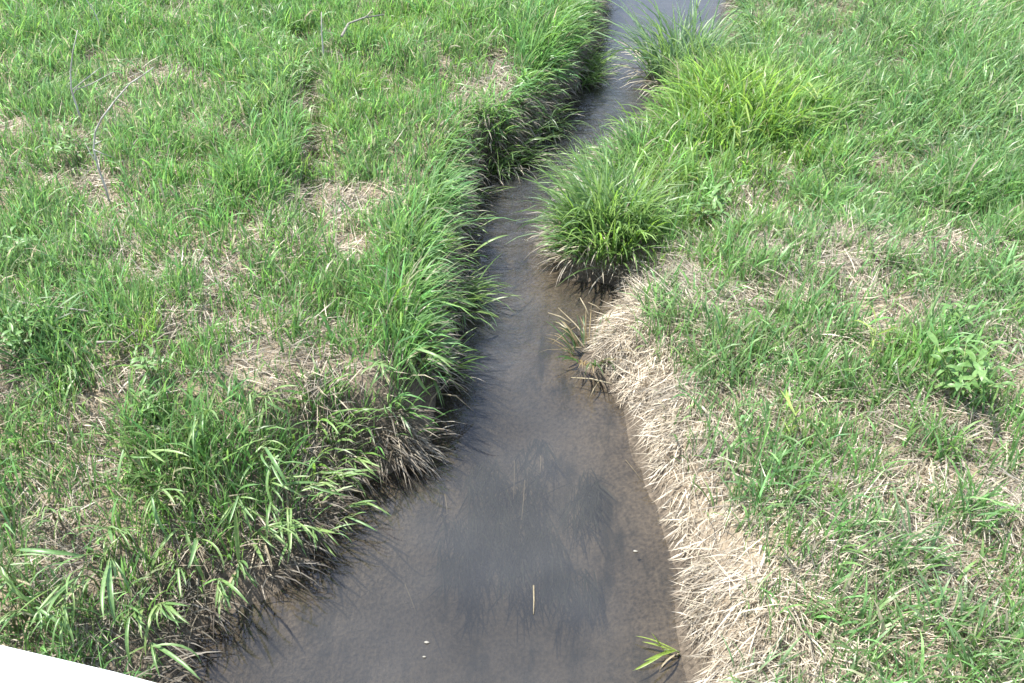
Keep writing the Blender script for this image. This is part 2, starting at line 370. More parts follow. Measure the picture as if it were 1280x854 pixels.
rip = .006+.8*(.35+1.1*fbm(WX, WY, 1.6, 2, 19))*sstep(pix(0,560)[1], pix(0,380)[1], WY)*sstep(pix(0,60)[1], pix(0,240)[1], WY)+.05*sstep(3, 8, WY)
tag(grid_mesh('stream_water', wx, wy, np.zeros_like(WX), M_WATER, {'murk': murk, 'ripple': rip}), 'shallow silty grey brown stream water', kind='structure')

# ------------------------------------------------------------------ meadow grass (uncountable) and thatch
A = np.array([.13,.268,.085]); Bc = np.array([.158,.28,.115]); Cc = np.array([.185,.325,.072]); Dk = np.array([.11,.2,.065])
S1 = np.array([.41,.36,.275]); S2 = np.array([.3,.268,.215]); S3 = np.array([.19,.155,.112]); S4 = np.array([.49,.445,.365])
def candidates(n):
    y = 1.1+(11.2-1.1)*rng.random(n)**1.08
    hw = .56*(y*cp+(CAM_H-.3)*sp)+.75
    x = (rng.random(n)*2-1)*5.6
    k = np.abs(x) < hw
    return x[k], y[k]
def green_cols(x, y, n):
    yel = samp(GYEL, x, y); right = (x > np.interp(y, _cy, _cx))
    f = fbm(x, y, 1.1, 3, 21); f2 = fbm(x, y, 4.0, 2, 31)
    blue = np.clip(.12+.55*right+(f-.5)*1.6, 0, 1)[:,None]
    c = A*(1-blue)+Bc*blue
    yl = np.clip(yel+(f2-.5)*.8-.05+rng.normal(0,.12,n), 0, 1)[:,None]
    c = c*(1-yl)+Cc*yl
    d = np.clip((rng.random(n)-.72)*2, 0, 1)[:,None]; c = c*(1-d)+Dk*d
    c = c*np.exp(rng.normal(.03,.28,(n,1)))*np.exp(rng.normal(0,.07,(n,3)))
    p = np.clip((rng.random(n)-.88)*9, 0, .85)[:,None]; c = c*(1-p)+S1*p
    return c
def meadow(side_right, n, seed):
    x, y = candidates(n)
    rt = x > np.interp(y, _cy, _cx); k = rt == side_right; x, y = x[k], y[k]
    d = samp(GD, x, y); dry = samp(GDRY, x, y); tall = samp(GTALL, x, y)
    low_left = (~side_right) & (y < YSPLIT+.1)
    clump = fbm(x, y, 5.5, 3, 41+seed); big = fbm(x, y, 1.5, 3, 51+seed)
    dens = np.clip((clump-.36)*2.4+.48+.4*tall, .12, 1)*np.clip(.9+(big-.5)*1.1+.4*tall, .35, 1.0)
    dens = dens*np.clip(1.02-dry*1.0, .05, 1)
    if side_right: dens = dens*np.where(y < 3.4, .72, .9)*np.where((y < pix(0,340)[1]), sstep(.08, .45, d), sstep(.0, .1, d))
    else: dens = dens*np.where(low_left, sstep(.02, .32, d)*1.0, sstep(.03, .09, d))*np.where(y < 3.6, .85, 1)
    k = (rng.random(len(x)) < dens) & (d > .02); x, y, d, dry, tall, clump = (a[k] for a in (x,y,d,dry,tall,clump))
    n = len(x); z = gz(x, y)-.012
    hf = np.clip(.68+.7*tall+(clump-.5)*.8-.3*dry, .35, 1.7)
    Ln = (.115+.12*rng.random(n)+.06*rng.random(n)**3)*hf
    # blades lean with a drifting wind direction plus their own
    wa = (fbm(x, y, .8, 2, 61)-.5)*5+(-.2 if side_right else .4)
    az = np.where(rng.random(n) < .25, wa+rng.normal(0,.7,n), rng.random(n)*2*math.pi)
    edge = sstep(.26, .05, d)*(rng.random(n) < .6)
    gdx, gdy = samp(GDX, x, y), samp(GDY, x, y); toward = np.arctan2(-gdy, -gdx)
    az = np.where(edge > .4, toward+rng.normal(0,.55,n), az)
    coarse = (rng.random(n) < (.28 if side_right else .15)+.4*tall+.3*edge)
    tilt = np.abs(rng.normal(.16,.22,n))+edge*.2; bend = np.where(coarse, .4+1.4*rng.random(n), .1+.8*rng.random(n)**1.7)
    B = dict(x=x, y=y, z=z, az=az, L=Ln*np.where(coarse, 1.25, 1)*(1+.2*edge), w=np.where(coarse, (.0078 if side_right else .0072)+.0055*rng.random(n), .004+.003*rng.random(n))*(1+.03*y),
             tilt=tilt, bend=bend, twist=rng.normal(0,.5,n), col=green_cols(x, y, n))
    B['tip'] = B['col']*np.array([1.25,1.1,1.0])
    return B
NL = 520000; NR = 560000
b = meadow(False, NL, 0); tag(blade_mesh('meadow_grass', b, M_GRASS), 'uncut green meadow grass on the left bank', 'grass', kind='stuff'); print('left blades', len(b['x']))
b = meadow(True, NR, 1); tag(blade_mesh('meadow_grass', b, M_GRASS), 'blue green meadow grass with straw showing on the right bank', 'grass', kind='stuff'); print('right blades', len(b['x']))

def thatch(side_right, n, seed):
    x, y = candidates(n)
    rt = x > np.interp(y, _cy, _cx); k = rt == side_right; x, y = x[k], y[k]
    d = samp(GD, x, y); dry = samp(GDRY, x, y)
    p = np.clip((.5 if side_right else .34)+dry*1.1+(fbm(x, y, 3, 3, 71)-.5)*.9, .12, 1)*(d > .015)
    p = p*sstep(.02, .12, d+(fbm(x, y, 6, 2, 15)-.5)*.2)
    p = p*np.where(side_right | (y > YSPLIT+.1), 1, .5+.5*sstep(.1,.5,d))
    k = rng.random(len(x)) < p; x, y, d, dry = x[k], y[k], d[k], dry[k]
    n = len(x)
    gdx, gdy = samp(GDX, x, y), samp(GDY, x, y); toward = np.arctan2(-gdy, -gdx)
    comb = (fbm(x, y, 2.4, 2, 81)-.5)*7+(4.2 if side_right else 5.2)
    az = np.where(rng.random(n) < .6, comb+rng.normal(0,.5,n), rng.random(n)*2*math.pi)
    sl = sstep(.5, .12, d)*(rng.random(n) < .75); az = np.where(sl > .4, toward+.8*(1 if side_right else -1)+rng.normal(0,.6,n), az)
    mixk = rng.random((n,1)); c = np.where(mixk < .45, S1, np.where(mixk < .7, S2, np.where(mixk < .86, S3, S4)))
    lowl = ((~np.bool_(side_right)) & (y < 3.6))[:,None]
    gp = np.clip((fbm(x, y, 3.2, 3, 77)-.42)*5, 0, 1)[:,None]; c = c*(1-.45*gp)+np.array([.3,.275,.235])*.45*gp
    c = c*np.exp(rng.normal(0,.2,(n,1))+(fbm(x, y, 7, 2, 78)-.5)[:,None]*.9)*np.where(lowl, .75, 1)*np.array([1,.985,.96])
    Ls = .05+.17*rng.random(n)**2.2; Ls = np.where(d < .4, np.minimum(Ls, .03+d*1.15), Ls)
    return dict(x=x, y=y, z=gz(x,y)+rng.random(n)*.03-.004, az=az, L=Ls, w=.0028+.0045*rng.random(n)**2, tilt=1.28+rng.normal(0,.22,n)+.5*sl*(d < .42), bend=rng.normal(.22,.3,n),
                twist=rng.normal(0,.8,n), col=c)
b = thatch(False, 760000, 0); tag(blade_mesh('dry_straw', b, M_STRAW, lv=2), 'matted dead straw under the grass of the left bank', 'straw', kind='stuff'); print('straw', len(b['x']))
b = thatch(True, 1250000, 1); tag(blade_mesh('dry_straw', b, M_STRAW, lv=2), 'pale matted straw strip and patches on the right bank', 'straw', kind='stuff'); print('straw', len(b['x']))

# dead blades hanging down the bank faces
def hanging(P, ylo, yhi, per_m, left, L0, L1):
    out = []
    for a, b_ in zip(P[:-1], P[1:]):
        ln = np.linalg.norm(b_-a)
        if not (ylo < a[1] < yhi): continue
        k = rng.poisson(ln*per_m); t = rng.random((k,1)); q = a+(b_-a)*t
        out.append(q)
    q = np.vstack(out); n = len(q)
    q0 = q
    gdx, gdy = samp(GDX, q[:,0], q[:,1]), samp(GDY, q[:,0], q[:,1]); sg = np.where(samp(GD, q[:,0], q[:,1]) > 0, 1, 1)
    off = (.03+.12*rng.random(n))[:,None]; g = np.stack([gdx, gdy], -1); g /= np.linalg.norm(g, axis=1)[:,None]+1e-6
    # land side normal from neighbours in the distance field
    x, y = (q0+g*off)[:,0], (q0+g*off)[:,1]
    toward = np.arctan2(-g[:,1], -g[:,0])
    patch = fbm(x, y, 2.5, 2, 91) > .30
    x, y, toward = x[patch], y[patch], toward[patch]; n = len(x)
    mixk = rng.random((n,1)); c = np.where(mixk < .4, S2, np.where(mixk < .8, S3, S1))*np.exp(rng.normal(-.15,.25,(n,1)))
    return dict(x=x, y=y, z=np.maximum(gz(x,y), .05)+.03*rng.random(n), az=toward+rng.normal(0,.45,n), L=L0+(L1-L0)*rng.random(n), w=.004+.004*rng.random(n),
                tilt=.7+.5*rng.random(n), bend=.9+1.1*rng.random(n), twist=rng.normal(0,.5,n), col=c)
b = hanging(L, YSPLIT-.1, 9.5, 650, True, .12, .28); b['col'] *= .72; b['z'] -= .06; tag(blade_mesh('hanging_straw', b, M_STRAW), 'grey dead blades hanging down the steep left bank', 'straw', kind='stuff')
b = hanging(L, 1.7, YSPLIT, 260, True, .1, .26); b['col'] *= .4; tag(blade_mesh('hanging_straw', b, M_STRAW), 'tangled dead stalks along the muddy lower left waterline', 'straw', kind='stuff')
b = hanging(R, pix(0,345)[1], 9.5, 500, False, .12, .28); tag(blade_mesh('hanging_straw', b, M_STRAW), 'dead blades hanging from the upstream right bank', 'straw', kind='stuff')
def fringe(P, ylo, yhi, per_m):
    b = hanging(P, ylo, yhi, per_m, True, .13, .27); n = len(b['x'])
    b['col'] = green_cols(b['x'], b['y'], n); b['tip'] = b['col']*1.15; b['tilt'] = .25+.6*rng.random(n); b['bend'] = .6+1.5*rng.random(n); b['w'] = .008+.007*rng.random(n)
    b['az'] = b['az']+rng.normal(0,.5,n); return b
b = fringe(L, YSPLIT+.05, 10.5, 300); tag(blade_mesh('overhanging_grass', b, M_GRASS, lv=5), 'long green blades arching over the left bank edge', 'grass', kind='stuff')
b = fringe(R, pix(0,345)[1], 10.5, 200); tag(blade_mesh('overhanging_grass', b, M_GRASS, lv=5), 'long green blades arching over the upstream right bank edge', 'grass', kind='stuff')

# weed strands lying on the stream bed
n = 2600
px = 550+230*rng.random(n); py = 548+190*rng.random(n)**1.3
q = np.array([pix(a, b_, -.05) for a, b_ in zip(px, py)]); k = (samp(GD, q[:,0], q[:,1]) < -.08) & (fbm(q[:,0]*1.6, q[:,1]*.8, 4, 3, 14) > .52); q = q[k]; n = len(q)
B = dict(x=q[:,0], y=q[:,1], z=np.maximum(gz(q[:,0], q[:,1])+.01, -.05), az=-math.pi/2+rng.normal(0,.35,n), L=.06+.14*rng.random(n), w=.003+.005*rng.random(n), tilt=1.4+rng.normal(0,.06,n), bend=.2+.1*rng.random(n), twist=rng.normal(0,.4,n),
         col=np.array([.02,.022,.012])*np.exp(rng.normal(0,.4,(n,1))))
tag(blade_mesh('water_weed', B, M_STRAW), 'dark weed strands trailing on the stream bed', 'water weed', kind='stuff')

# ------------------------------------------------------------------ grass clumps one can tell apart
def clump(label, px, py, rad, n, L0, w0, cols, lean=(0,0), dead=.2, base=None, group=None, name='grass_clump', upright=0.0, squash=1.0):
    p = ground_at(px, py) if base is None else np.array(base)
    L0 *= .62; rad *= .82; n = int(n*.42); w0 *= .9
    e = empty(name, p); tag(e, label, 'grass clump', group)
    r = rad*np.sqrt(rng.random(n)); a = rng.random(n)*2*math.pi
    x = r*np.cos(a); y = r*np.sin(a)*squash
    wxx, wyy = x+p[0], y+p[1]
    zz = gz(wxx, wyy)-p[2]-.02; zz = np.maximum(zz, -p[2]-.03)
    az = np.arctan2(np.sin(a)*r/rad+lean[1]+rng.normal(0,.6,n), np.cos(a)*r/rad+lean[0]+rng.normal(0,.6,n))
    lm = math.hypot(*lean)
    cc = np.array(cols); ci = rng.integers(0, len(cc), n); c = cc[ci]*np.exp(rng.normal(0,.18,(n,1)))
    B = dict(x=x, y=y, z=zz, az=az, L=L0*(.45+.9*rng.random(n)**1.3), w=w0*(.6+.7*rng.random(n)), tilt=np.abs(.08+.35*r/rad*(1-upright)+rng.normal(0,.2,n))+.15*lm,
             bend=(.45+1.5*rng.random(n))*(1-.5*upright)+.2*lm, twist=rng.normal(0,.45,n), col=c, tip=c*np.array([1.25,1.12,1.0]))
    tag(blade_mesh('blades', B, M_GRASS, e, 5), kind='stuff')
    m = int(n*dead)
    if m:
        a = rng.random(m)*2*math.pi; r = rad*(.7+.4*rng.random(m)); x = r*np.cos(a); y = r*np.sin(a)*squash
        az = np.arctan2(np.sin(a)+lean[1], np.cos(a)+lean[0])+rng.normal(0,.4,m)
        mk = rng.random((m,1)); c = np.where(mk < .5, S1, S2)*np.exp(rng.normal(-.1,.2,(m,1)))
        B = dict(x=x, y=y, z=np.maximum(gz(x+p[0], y+p[1])-p[2], -p[2]-.02)+.0, az=az, L=L0*(.4+.5*rng.random(m)), w=w0*(.5+.3*rng.random(m)), tilt=.7+.5*rng.random(m), bend=.6+.9*rng.random(m), twist=rng.normal(0,.5,m), col=c)
        tag(blade_mesh('dead_blades', B, M_STRAW, e, 4), kind='stuff')
    return e
GRN = [(.16,.27,.095),(.145,.25,.08),(.19,.3,.105),(.12,.21,.07)]
BLU = [(.145,.255,.125),(.17,.275,.145),(.125,.22,.1),(.2,.3,.16)]
YLW = [(.18,.33,.072),(.155,.29,.066),(.22,.36,.09),(.13,.24,.06)]
CG = 'grass clumps along the stream'
# (label, x, y of the base, radius, blades, length, width, colours, lean, dead share)
clump('big rounded tussock jutting into the stream from the right bank', 765, 287, .28, 1250, .74, .014, GRN+YLW[:1], (-.15,-.4), .12, group=CG, upright=.35)
clump('droopy left half of the jutting tussock trailing into the water', 730, 284, .16, 430, .62, .0135, BLU+GRN[:2], (-.3,-.5), .15, group=CG, upright=.2)
clump('pale tussock upstream behind the jutting tussock at the narrows', 752, 222, .22, 620, .46, .011, GRN+YLW[:2], (-.6,-.2), .2, group=CG)
clump('blue green tuft standing in the water near the top of the stream', 855, 94, .34, 1200, .95, .016, BLU+GRN[:2], (-.05,-.2), .2, group=CG, upright=.4)
clump('tall yellow green grass stand crowning the right bank', 935, 150, .42, 1250, .66, .020, YLW, (-.05,-.25), .05, group=CG, upright=.3)
clump('yellow green grass stand between the crowning stand and the water', 845, 165, .40, 900, .5, .013, YLW+GRN[:1], (-.45,-.25), .08, group=CG)
clump('yellow green grass stand right behind the jutting tussock', 812, 235, .3, 560, .42, .012, YLW[:2]+GRN, (-.3,-.4), .15, group=CG)
clump('dark green arching stand right of the crowning yellow stand', 1010, 140, .34, 560, .5, .013, GRN+YLW[1:2], (.35,-.35), .08, group=CG)
clump('slim fan of long yellow green blades above a bare spot', 918, 228, .07, 60, .55, .014, YLW, (.15,.0), .1, group=CG, upright=.5)
clump('long green tussock hanging over the left bank midway down', 545, 345, .24, 650, .45, .013, GRN+BLU[:1], (.55,-.45), .2, group=CG)
clump('green tussock drooping over the straw face of the left bank', 520, 420, .2, 420, .42, .013, GRN+YLW[1:2], (.4,-.6), .25, group=CG)
clump('dense tussock on the left bank above the narrows', 672, 150, .18, 420, .5, .012, GRN+BLU[:2], (.3,-.65), .2, group=CG)
clump('tall tussock leaning over the water at the top left bank', 712, 70, .3, 700, .52, .013, GRN, (.45,-.35), .2, group=CG)
clump('tussock at the very top of the left bank', 700, 15, .34, 640, .5, .013, GRN+YLW[1:2], (.4,-.3), .12, group=CG)
clump('loose tussock on the left bank beside the small inlet', 575, 235, .16, 260, .34, .010, GRN, (.6,-.2), .3, group=CG)
clump('coarse bent clump in the top right corner', 1235, 90, .4, 700, .5, .013, BLU+GRN, (.5,-.3), .1, group=CG)
clump('coarse arching clump below the top right corner clump', 1205, 205, .34, 560, .42, .013, BLU, (.2,-.45), .12, group=CG)
clump('dark green clump at the far left edge under the bleached stick', 62, 450, .18, 300, .36, .013, [(.06,.14,.05),(.08,.18,.06),(.05,.11,.04)], (.0,-.4), .1, group=CG)
clump('dark leafy clump on the lower left bank above the reeds', 225, 575, .22, 360, .36, .013, GRN, (.1,-.3), .2, group=CG)
clump('green clump on the left bank straw above the muddy shallows', 400, 545, .2, 300, .36, .013, GRN+YLW[1:2], (.3,-.5), .3, group=CG)
clump('blue green tuft on the straw slope of the lower right bank', 965, 625, .11, 120, .3, .011, BLU, (.1,-.2), .2, group=CG, upright=.4)
clump('upright blue green tuft low on the right bank', 1130, 690, .12, 120, .33, .011, BLU, (.1,-.1), .1, group=CG, upright=.5)
clump('blue green tuft at the bottom right corner', 1205, 800, .15, 150, .32, .012, BLU, (.1,-.1), .1, group=CG, upright=.4)
clump('small tuft at the foot of the lower straw slope', 945, 845, .08, 80, .26, .011, BLU, (.1,-.1), .2, group=CG, upright=.4)
clump('shaggy tuft in the grass right of the straw strip', 905, 455, .16, 170, .3, .012, GRN, (-.1,-.2), .2, group=CG)

clump('straggly tuft hanging in the recess of the upper left bank', 632, 178, .2, 420, .5, .011, GRN, (.5,-.6), .8, group=CG)
clump('small drooping tuft at the lower lip of the bank recess', 604, 205, .12, 220, .42, .011, GRN+BLU[:1], (.6,-.4), .7, group=CG)
# sod with straws slumped into the water's edge on the right
p = pix(738, 452, .0); e = empty('sod_clump', p); tag(e, 'slumped brown sod with bleached straws poking over the water', 'sod')
def lump(name, r, mat, parent, loc=(0,0,0), seed=0, nu=14, nv=8, flat=.6):
    V = []; Fc = []
    for j in range(nv+1):
        th = math.pi*j/nv
        for i in range(nu):
            ph = 2*math.pi*i/nu; s = r*(.72+.6*float(vnoise(np.array([3*math.cos(ph)*math.sin(th)+seed+9]), np.array([3*math.sin(ph)*math.sin(th)+2*math.cos(th)+9]))[0]))
            V.append((s*math.sin(th)*math.cos(ph), s*math.sin(th)*math.sin(ph)*1.1, s*math.cos(th)*flat))
    for j in range(nv):
        for i in range(nu): Fc.append((j*nu+i, (j+1)*nu+i, (j+1)*nu+(i+1) % nu, j*nu+(i+1) % nu))
    o = mesh_obj(name, V, Fc, mat, parent); o.location = loc; return o
lump('sod', .065, M_SOD, e, (.02,.0,.0), 1); 
n = 90; a = rng.random(n)*6.28
B = dict(x=.09*np.cos(a), y=.09*np.sin(a), z=np.full(n,.04), az=a+rng.normal(0,.4,n), L=.1+.14*rng.random(n), w=.007+.004*rng.random(n), tilt=.3+.4*rng.random(n), bend=.5+rng.random(n), twist=rng.normal(0,.4,n),
         col=np.where(rng.random((n,1)) < .5, np.array([.08,.15,.05]), np.array([.3,.24,.13])))
tag(blade_mesh('blades', B, M_GRASS, e), kind='stuff')
for (x0,y0,z0),(x1,y1,z1) in [((740,430,.05),(698,385,.06)),((735,440,.05),(700,400,.1)),((722,408,.05),(690,430,.05)),((738,400,.08),(725,372,.16)),((755,392,.06),(735,378,.1)),((728,435,.04),(705,438,.03)),
                              ((765,480,.06),(714,472,.03)),((748,478,.03),(738,496,.01)),((718,445,.04),(706,440,.09)),((715,405,.04),(685,391,.05))]:
    a_ = pix(x0,y0,z0)-p; b_ = pix(x1,y1,z1)-p
    tube('straw', [a_, .5*(a_+b_)+np.array([0,0,.012]), b_], [.004,.0036,.002], M_DEADLEAF, e, 5)

# ------------------------------------------------------------------ broad leaved plants with separate leaves
def leaf_variant(Ln, wd, droop, seed, ovate=False):
    """a folded leaf along +X from the origin, curving down"""
    r = np.random.default_rng(seed); lv = 6; V = []; Fc = []; x = z = 0.; ang = .5 if not ovate else .25; y0 = 0
    sw = r.normal(0, .12)
    for k in range(lv+1):
        s = k/lv
        wf = (math.sin(math.pi*min(1, s*.92+.06))**.8 if ovate else (.45+1.6*s)*(1-s)**.75*1.05)
        if k == lv: wf = 0.02
        y0 = sw*s*s*Ln; f = .30*wd*wf*(1 if not ovate else .6)
        V += [(x, y0-wd*.5*wf, z+f), (x, y0, z), (x, y0+wd*.5*wf, z+f)]
        ang -= droop/lv*(.5+s); x += math.cos(ang)*Ln/lv; z += math.sin(ang)*Ln/lv
    for k in range(lv):
        a = 3*k; Fc += [(a, a+1, a+4, a+3), (a+1, a+2, a+5, a+4)]
    return V, Fc
def mesh_only(name, V, Fc, mat):
    o = mesh_obj(name, V, Fc, mat); me = o.data; bpy.data.objects.remove(o); return me
REED = [mesh_only('leaf', *leaf_variant(ll, ww, dr, i), M_REED) for i, (ll, ww, dr) in enumerate(((.2,.018,.25),(.24,.02,.7),(.17,.015,1.0),(.26,.023,1.4),(.14,.016,.4),(.22,.013,1.9)))]
REEDD = [mesh_only('leaf', *leaf_variant(.22, .014, dr, 20+i), M_DEADLEAF) for i, dr in enumerate((1.2, 2.0))]
FORB = [mesh_only('leaf', *leaf_variant(.095, .03, dr, 40+i, True), M_FORB) for i, dr in enumerate((.4, .9, 1.3))]
YL = [mesh_only('leaf', *leaf_variant(.26, .022, dr, 60+i), M_YLEAF) for i, dr in enumerate((.4, .8, 1.4))]
SMALLF = [mesh_only('leaf', *leaf_variant(.06, .017, dr, 80+i, True), M_FORB) for i, dr in enumerate((.4, .9, 1.3))]
def add_leaf(me, root, loc, az, pitch, sc, roll=0):
    o = bpy.data.objects.new('leaf', me); COL.objects.link(o); o.parent = root; o.location = loc
    o.rotation_euler = (roll, -pitch, az); o.scale = (sc, sc*(.85+.3*rng.random()), sc); return o
def reed(label, px, py, h, az, nleaf, sc=1.0, lean=.5, dead=0, group='broad leaved reeds on the lower left bank', meshes=None, name='reed_plant', cat='reed'):
    p = ground_at(px, py); e = empty(name, p); tag(e, label, cat, group); ms = meshes or REED
    nst = 1 if nleaf < 5 else (2 if nleaf < 7 else 3)
    for q_ in range(nst):
        a2 = az+(rng.normal(0,.6) if q_ else 0); h2 = h*(1 if not q_ else .6+.4*rng.random()); l2 = lean*(.7+.5*rng.random()); o2 = rng.normal(0,.035,2) if q_ else (0,0)
        pts = []
        for k in range(5):
            s = k/4; hz = h2*l2*s**1.6; pts.append((o2[0]+math.cos(a2)*hz, o2[1]+math.sin(a2)*hz, h2*s*math.sqrt(max(.2, 1-(l2*s)**2))))
        tube('stem', [(o2[0],o2[1],-.02)]+pts[1:], [.004,.0035,.003,.0025,.0015], M_STEM, e, 5)
        nk = max(3, int(nleaf*1.9/nst))
        for k in range(nk):
            s = .12+.88*(k+1)/nk; i = min(3, int(s*3.99)); f = min(1, s*4-i); a_ = np.array(pts[i])*(1-f)+np.array(pts[i+1])*f
            la = a2+rng.normal(0,.35)+((.55 if k % 2 else -.55)*(1.15-s) if k < nk-1 else 0)
            add_leaf(ms[rng.integers(len(ms))], e, a_, la, rng.normal(-.1,.35), sc*.84*(.45+.7*rng.random()), rng.normal(0,.35))
    for k in range(dead):
        add_leaf(REEDD[rng.integers(2)], e, (0,0,h*.15), az+rng.normal(0,1.2), .0, sc*(.5+.4*rng.random()))
    return e
dn = -math.pi/2
reed('bright broad leaved reed drooping toward the water, left of the pointed one', 262, 690, .24, dn+.1, 5, 1.1, .5)
reed('reed with one broad pointed leaf hanging just over the water', 300, 716, .18, dn+.55, 4, 1.35, .6, 1)
reed('reed leaning right at the water edge beside brown stalks', 420, 652, .18, .0, 6, .95, .75, 2)
reed('leafy reed just above the water, upper of the middle bank pair', 352, 655, .24, dn+.7, 8, .95, .6, 1)
reed('leafy reed just above the water, lower of the middle bank pair', 330, 680, .22, dn+.9, 8, 1.0, .65, 1)
reed('narrow leaved reed over bare mud left of the pair', 305, 640, .22, dn+.3, 7, .9, .5, 1)
reed('reed arching over the dark bank above the white railing', 125, 735, .3, dn+.1, 7, 1.1, .5, 2)
reed('reed with long hanging leaves second above the white railing', 150, 715, .3, dn+.4, 6, 1.15, .55, 1)
reed('upright reed by the left frame edge above the railing', 22, 735, .3, dn+.3, 7, 1.05, .4, 1)
reed('low reed touching the left frame edge beside the railing', 45, 775, .26, dn, 7, 1.0, .5, 1)
reed('small reed on dark mud between railing and stream', 235, 722, .18, dn+.2, 5, .9, .5, 1)
reed('reed at the bottom edge where the railing meets the stream', 190, 812, .16, dn+.6, 4, 1.2, .75, 1)
reed('reed on the straw bank high above the railing', 70, 650, .24, dn+.5, 5, .9, .5, 2)
reed('reed beside dead leaves in the middle of the lower left bank', 205, 640, .24, dn+.2, 6, .9, .5, 2)
reed('slender reed at the upper left of the muddy bank', 170, 590, .26, dn+.3, 6, 1.0, .5, 1)
reed('green reed above the muddy shallows', 330, 590, .24, dn+.6, 8, .95, .5, 1)
reed('reed leaning toward the shallows under the straw mound', 395, 620, .22, dn+1.0, 7, .95, .6, 1)
reed('short reed on the straw mound by the shallows', 440, 585, .16, dn+.8, 5, .8, .5, 1)
reed('single broad blade on the straw mound of the left bank', 484, 522, .1, dn, 2, .7, .3, 0)
reed('reed with pale underside leaves on the left bank face', 510, 455, .2, dn+.5, 6, .95, .6, 2)
reed('bent reed hanging down the left bank face', 475, 470, .22, dn+.3, 6, .95, .6, 2)
reed('reed at the left bank edge above the dark water', 545, 395, .22, dn+1.1, 7, .95, .7, 1)
reed('reed curving over the water above the bank face', 560, 350, .24, .0, 7, .95, .7, 1)
reed('reed leaning out over ripples on the upper left bank', 575, 300, .22, -.2, 7, .9, .7, 1)
reed('reed on the mid left slope with crossing leaves', 330, 520, .24, dn+.6, 7, .95, .5, 1)
reed('reed near straw on the left slope', 265, 540, .24, dn, 7, .95, .5, 1)
reed('reed in the dark hollow below the bleached stick', 95, 480, .24, dn+.4, 7, .95, .5, 1)
reed('short leafy reed at the waterline left of the pointed leaf reed', 275, 735, .18, dn+.5, 7, .9, .6, 0)
reed('leafy reed between the railing and the pointed leaf reed', 205, 765, .2, dn+.5, 8, .9, .6, 1)
reed('reed drooping to the water below the muddy shallows', 385, 672, .18, dn+.8, 8, .85, .65, 0)
reed('bushy reed on the slope above the middle bank pair', 340, 625, .2, dn+.5, 9, .85, .5, 0)
reed('bushy reed above the railing near the dark mud', 95, 765, .22, dn+.3, 8, .95, .5, 0)
reed('bushy reed halfway between the left edge and the muddy bank', 165, 675, .22, dn+.3, 8, .9, .5, 0)
G2 = 'yellow green shoots on the right bank'
reed('lone yellow green shoot amid the right meadow', 1086, 452, .2, math.pi/2, 5, .8, .25, 0, G2, YL, 'grass_shoot', 'grass shoot')
reed('tall yellow green shoot right of the straw strip', 983, 575, .24, math.pi/2, 5, .85, .2, 0, G2, YL, 'grass_shoot', 'grass shoot')
reed('pair of yellow blades right of the tall crowning stand', 1012, 172, .3, math.pi/2, 4, 1.0, .2, 0, G2, YL, 'grass_shoot', 'grass shoot')
reed('yellow green shoot just below the crowning stand', 925, 215, .32, math.pi/2-.4, 5, 1.2, .3, 0, G2, YL, 'grass_shoot', 'grass shoot')
reed('sprig of two pale blades reaching over the water at the bottom right', 850, 818, .06, math.pi, 3, .75, .9, 1, G2, YL, 'grass_shoot', 'grass shoot')

def forb(label, px, py, h, rad, nst, nl, ms, sc, group='leafy weeds in the grass'):
    p = ground_at(px, py); sc *= .78; rad *= .9; h *= .85; e = empty('leafy_weed', p); tag(e, label, 'weed', group)
    for k in range(nst):
        a = 2*math.pi*k/nst+rng.normal(0,.4); rr = rad*(.5+.5*rng.random()); hh = h*(.7+.4*rng.random())
        pts = [(0,0,-.02), (math.cos(a)*rr*.35, math.sin(a)*rr*.35, hh*.5), (math.cos(a)*rr, math.sin(a)*rr, hh)]
        tube('stem', pts, [.004,.0033,.002], M_STEM, e, 5)
        for j in range(nl):
            s = .35+.65*j/max(1, nl-1); q = np.array(pts[1])*(1-(s-.35)/.65)+np.array(pts[2])*((s-.35)/.65)
            add_leaf(ms[rng.integers(len(ms))], e, q, a+(j*2.4)+rng.normal(0,.3), rng.normal(.25,.25), sc*(.75+.5*rng.random()), rng.normal(0,.25))
    return e
forb('large bright leafy weed in the middle of the right meadow', 1195, 500, .3, .17, 8, 6, FORB, 1.0)
forb('smaller leafy shoot just above the large right weed', 1185, 425, .26, .08, 4, 5, FORB, .95)
forb('bright leafy weed below the yellow green stand', 885, 285, .28, .2, 8, 6, FORB, 1.0)
forb('bright green herb column on the left slope beside pale straw', 192, 480, .2, .08, 6, 6, SMALLF, 1.0)
forb('bright herb just below the herb column', 195, 525, .18, .09, 6, 6, SMALLF, 1.0)
forb('bright herb patch at the left edge beside the bleached stick', 32, 440, .2, .13, 8, 6, SMALLF, 1.1)
forb('low yellow green weed under the forked dead stem', 100, 205, .22, .2, 9, 6, SMALLF, 1.2)
forb('low herb at the far left edge of the upper meadow', 25, 330, .2, .15, 7, 6, SMALLF, 1.1)
forb('dark little weed by the vertical furrow in the upper left', 372, 110, .2, .16, 6, 6, SMALLF, 1.2)
forb('pale herb near the upper left meadow top', 360, 75, .24, .15, 6, 6, SMALLF, 1.2)

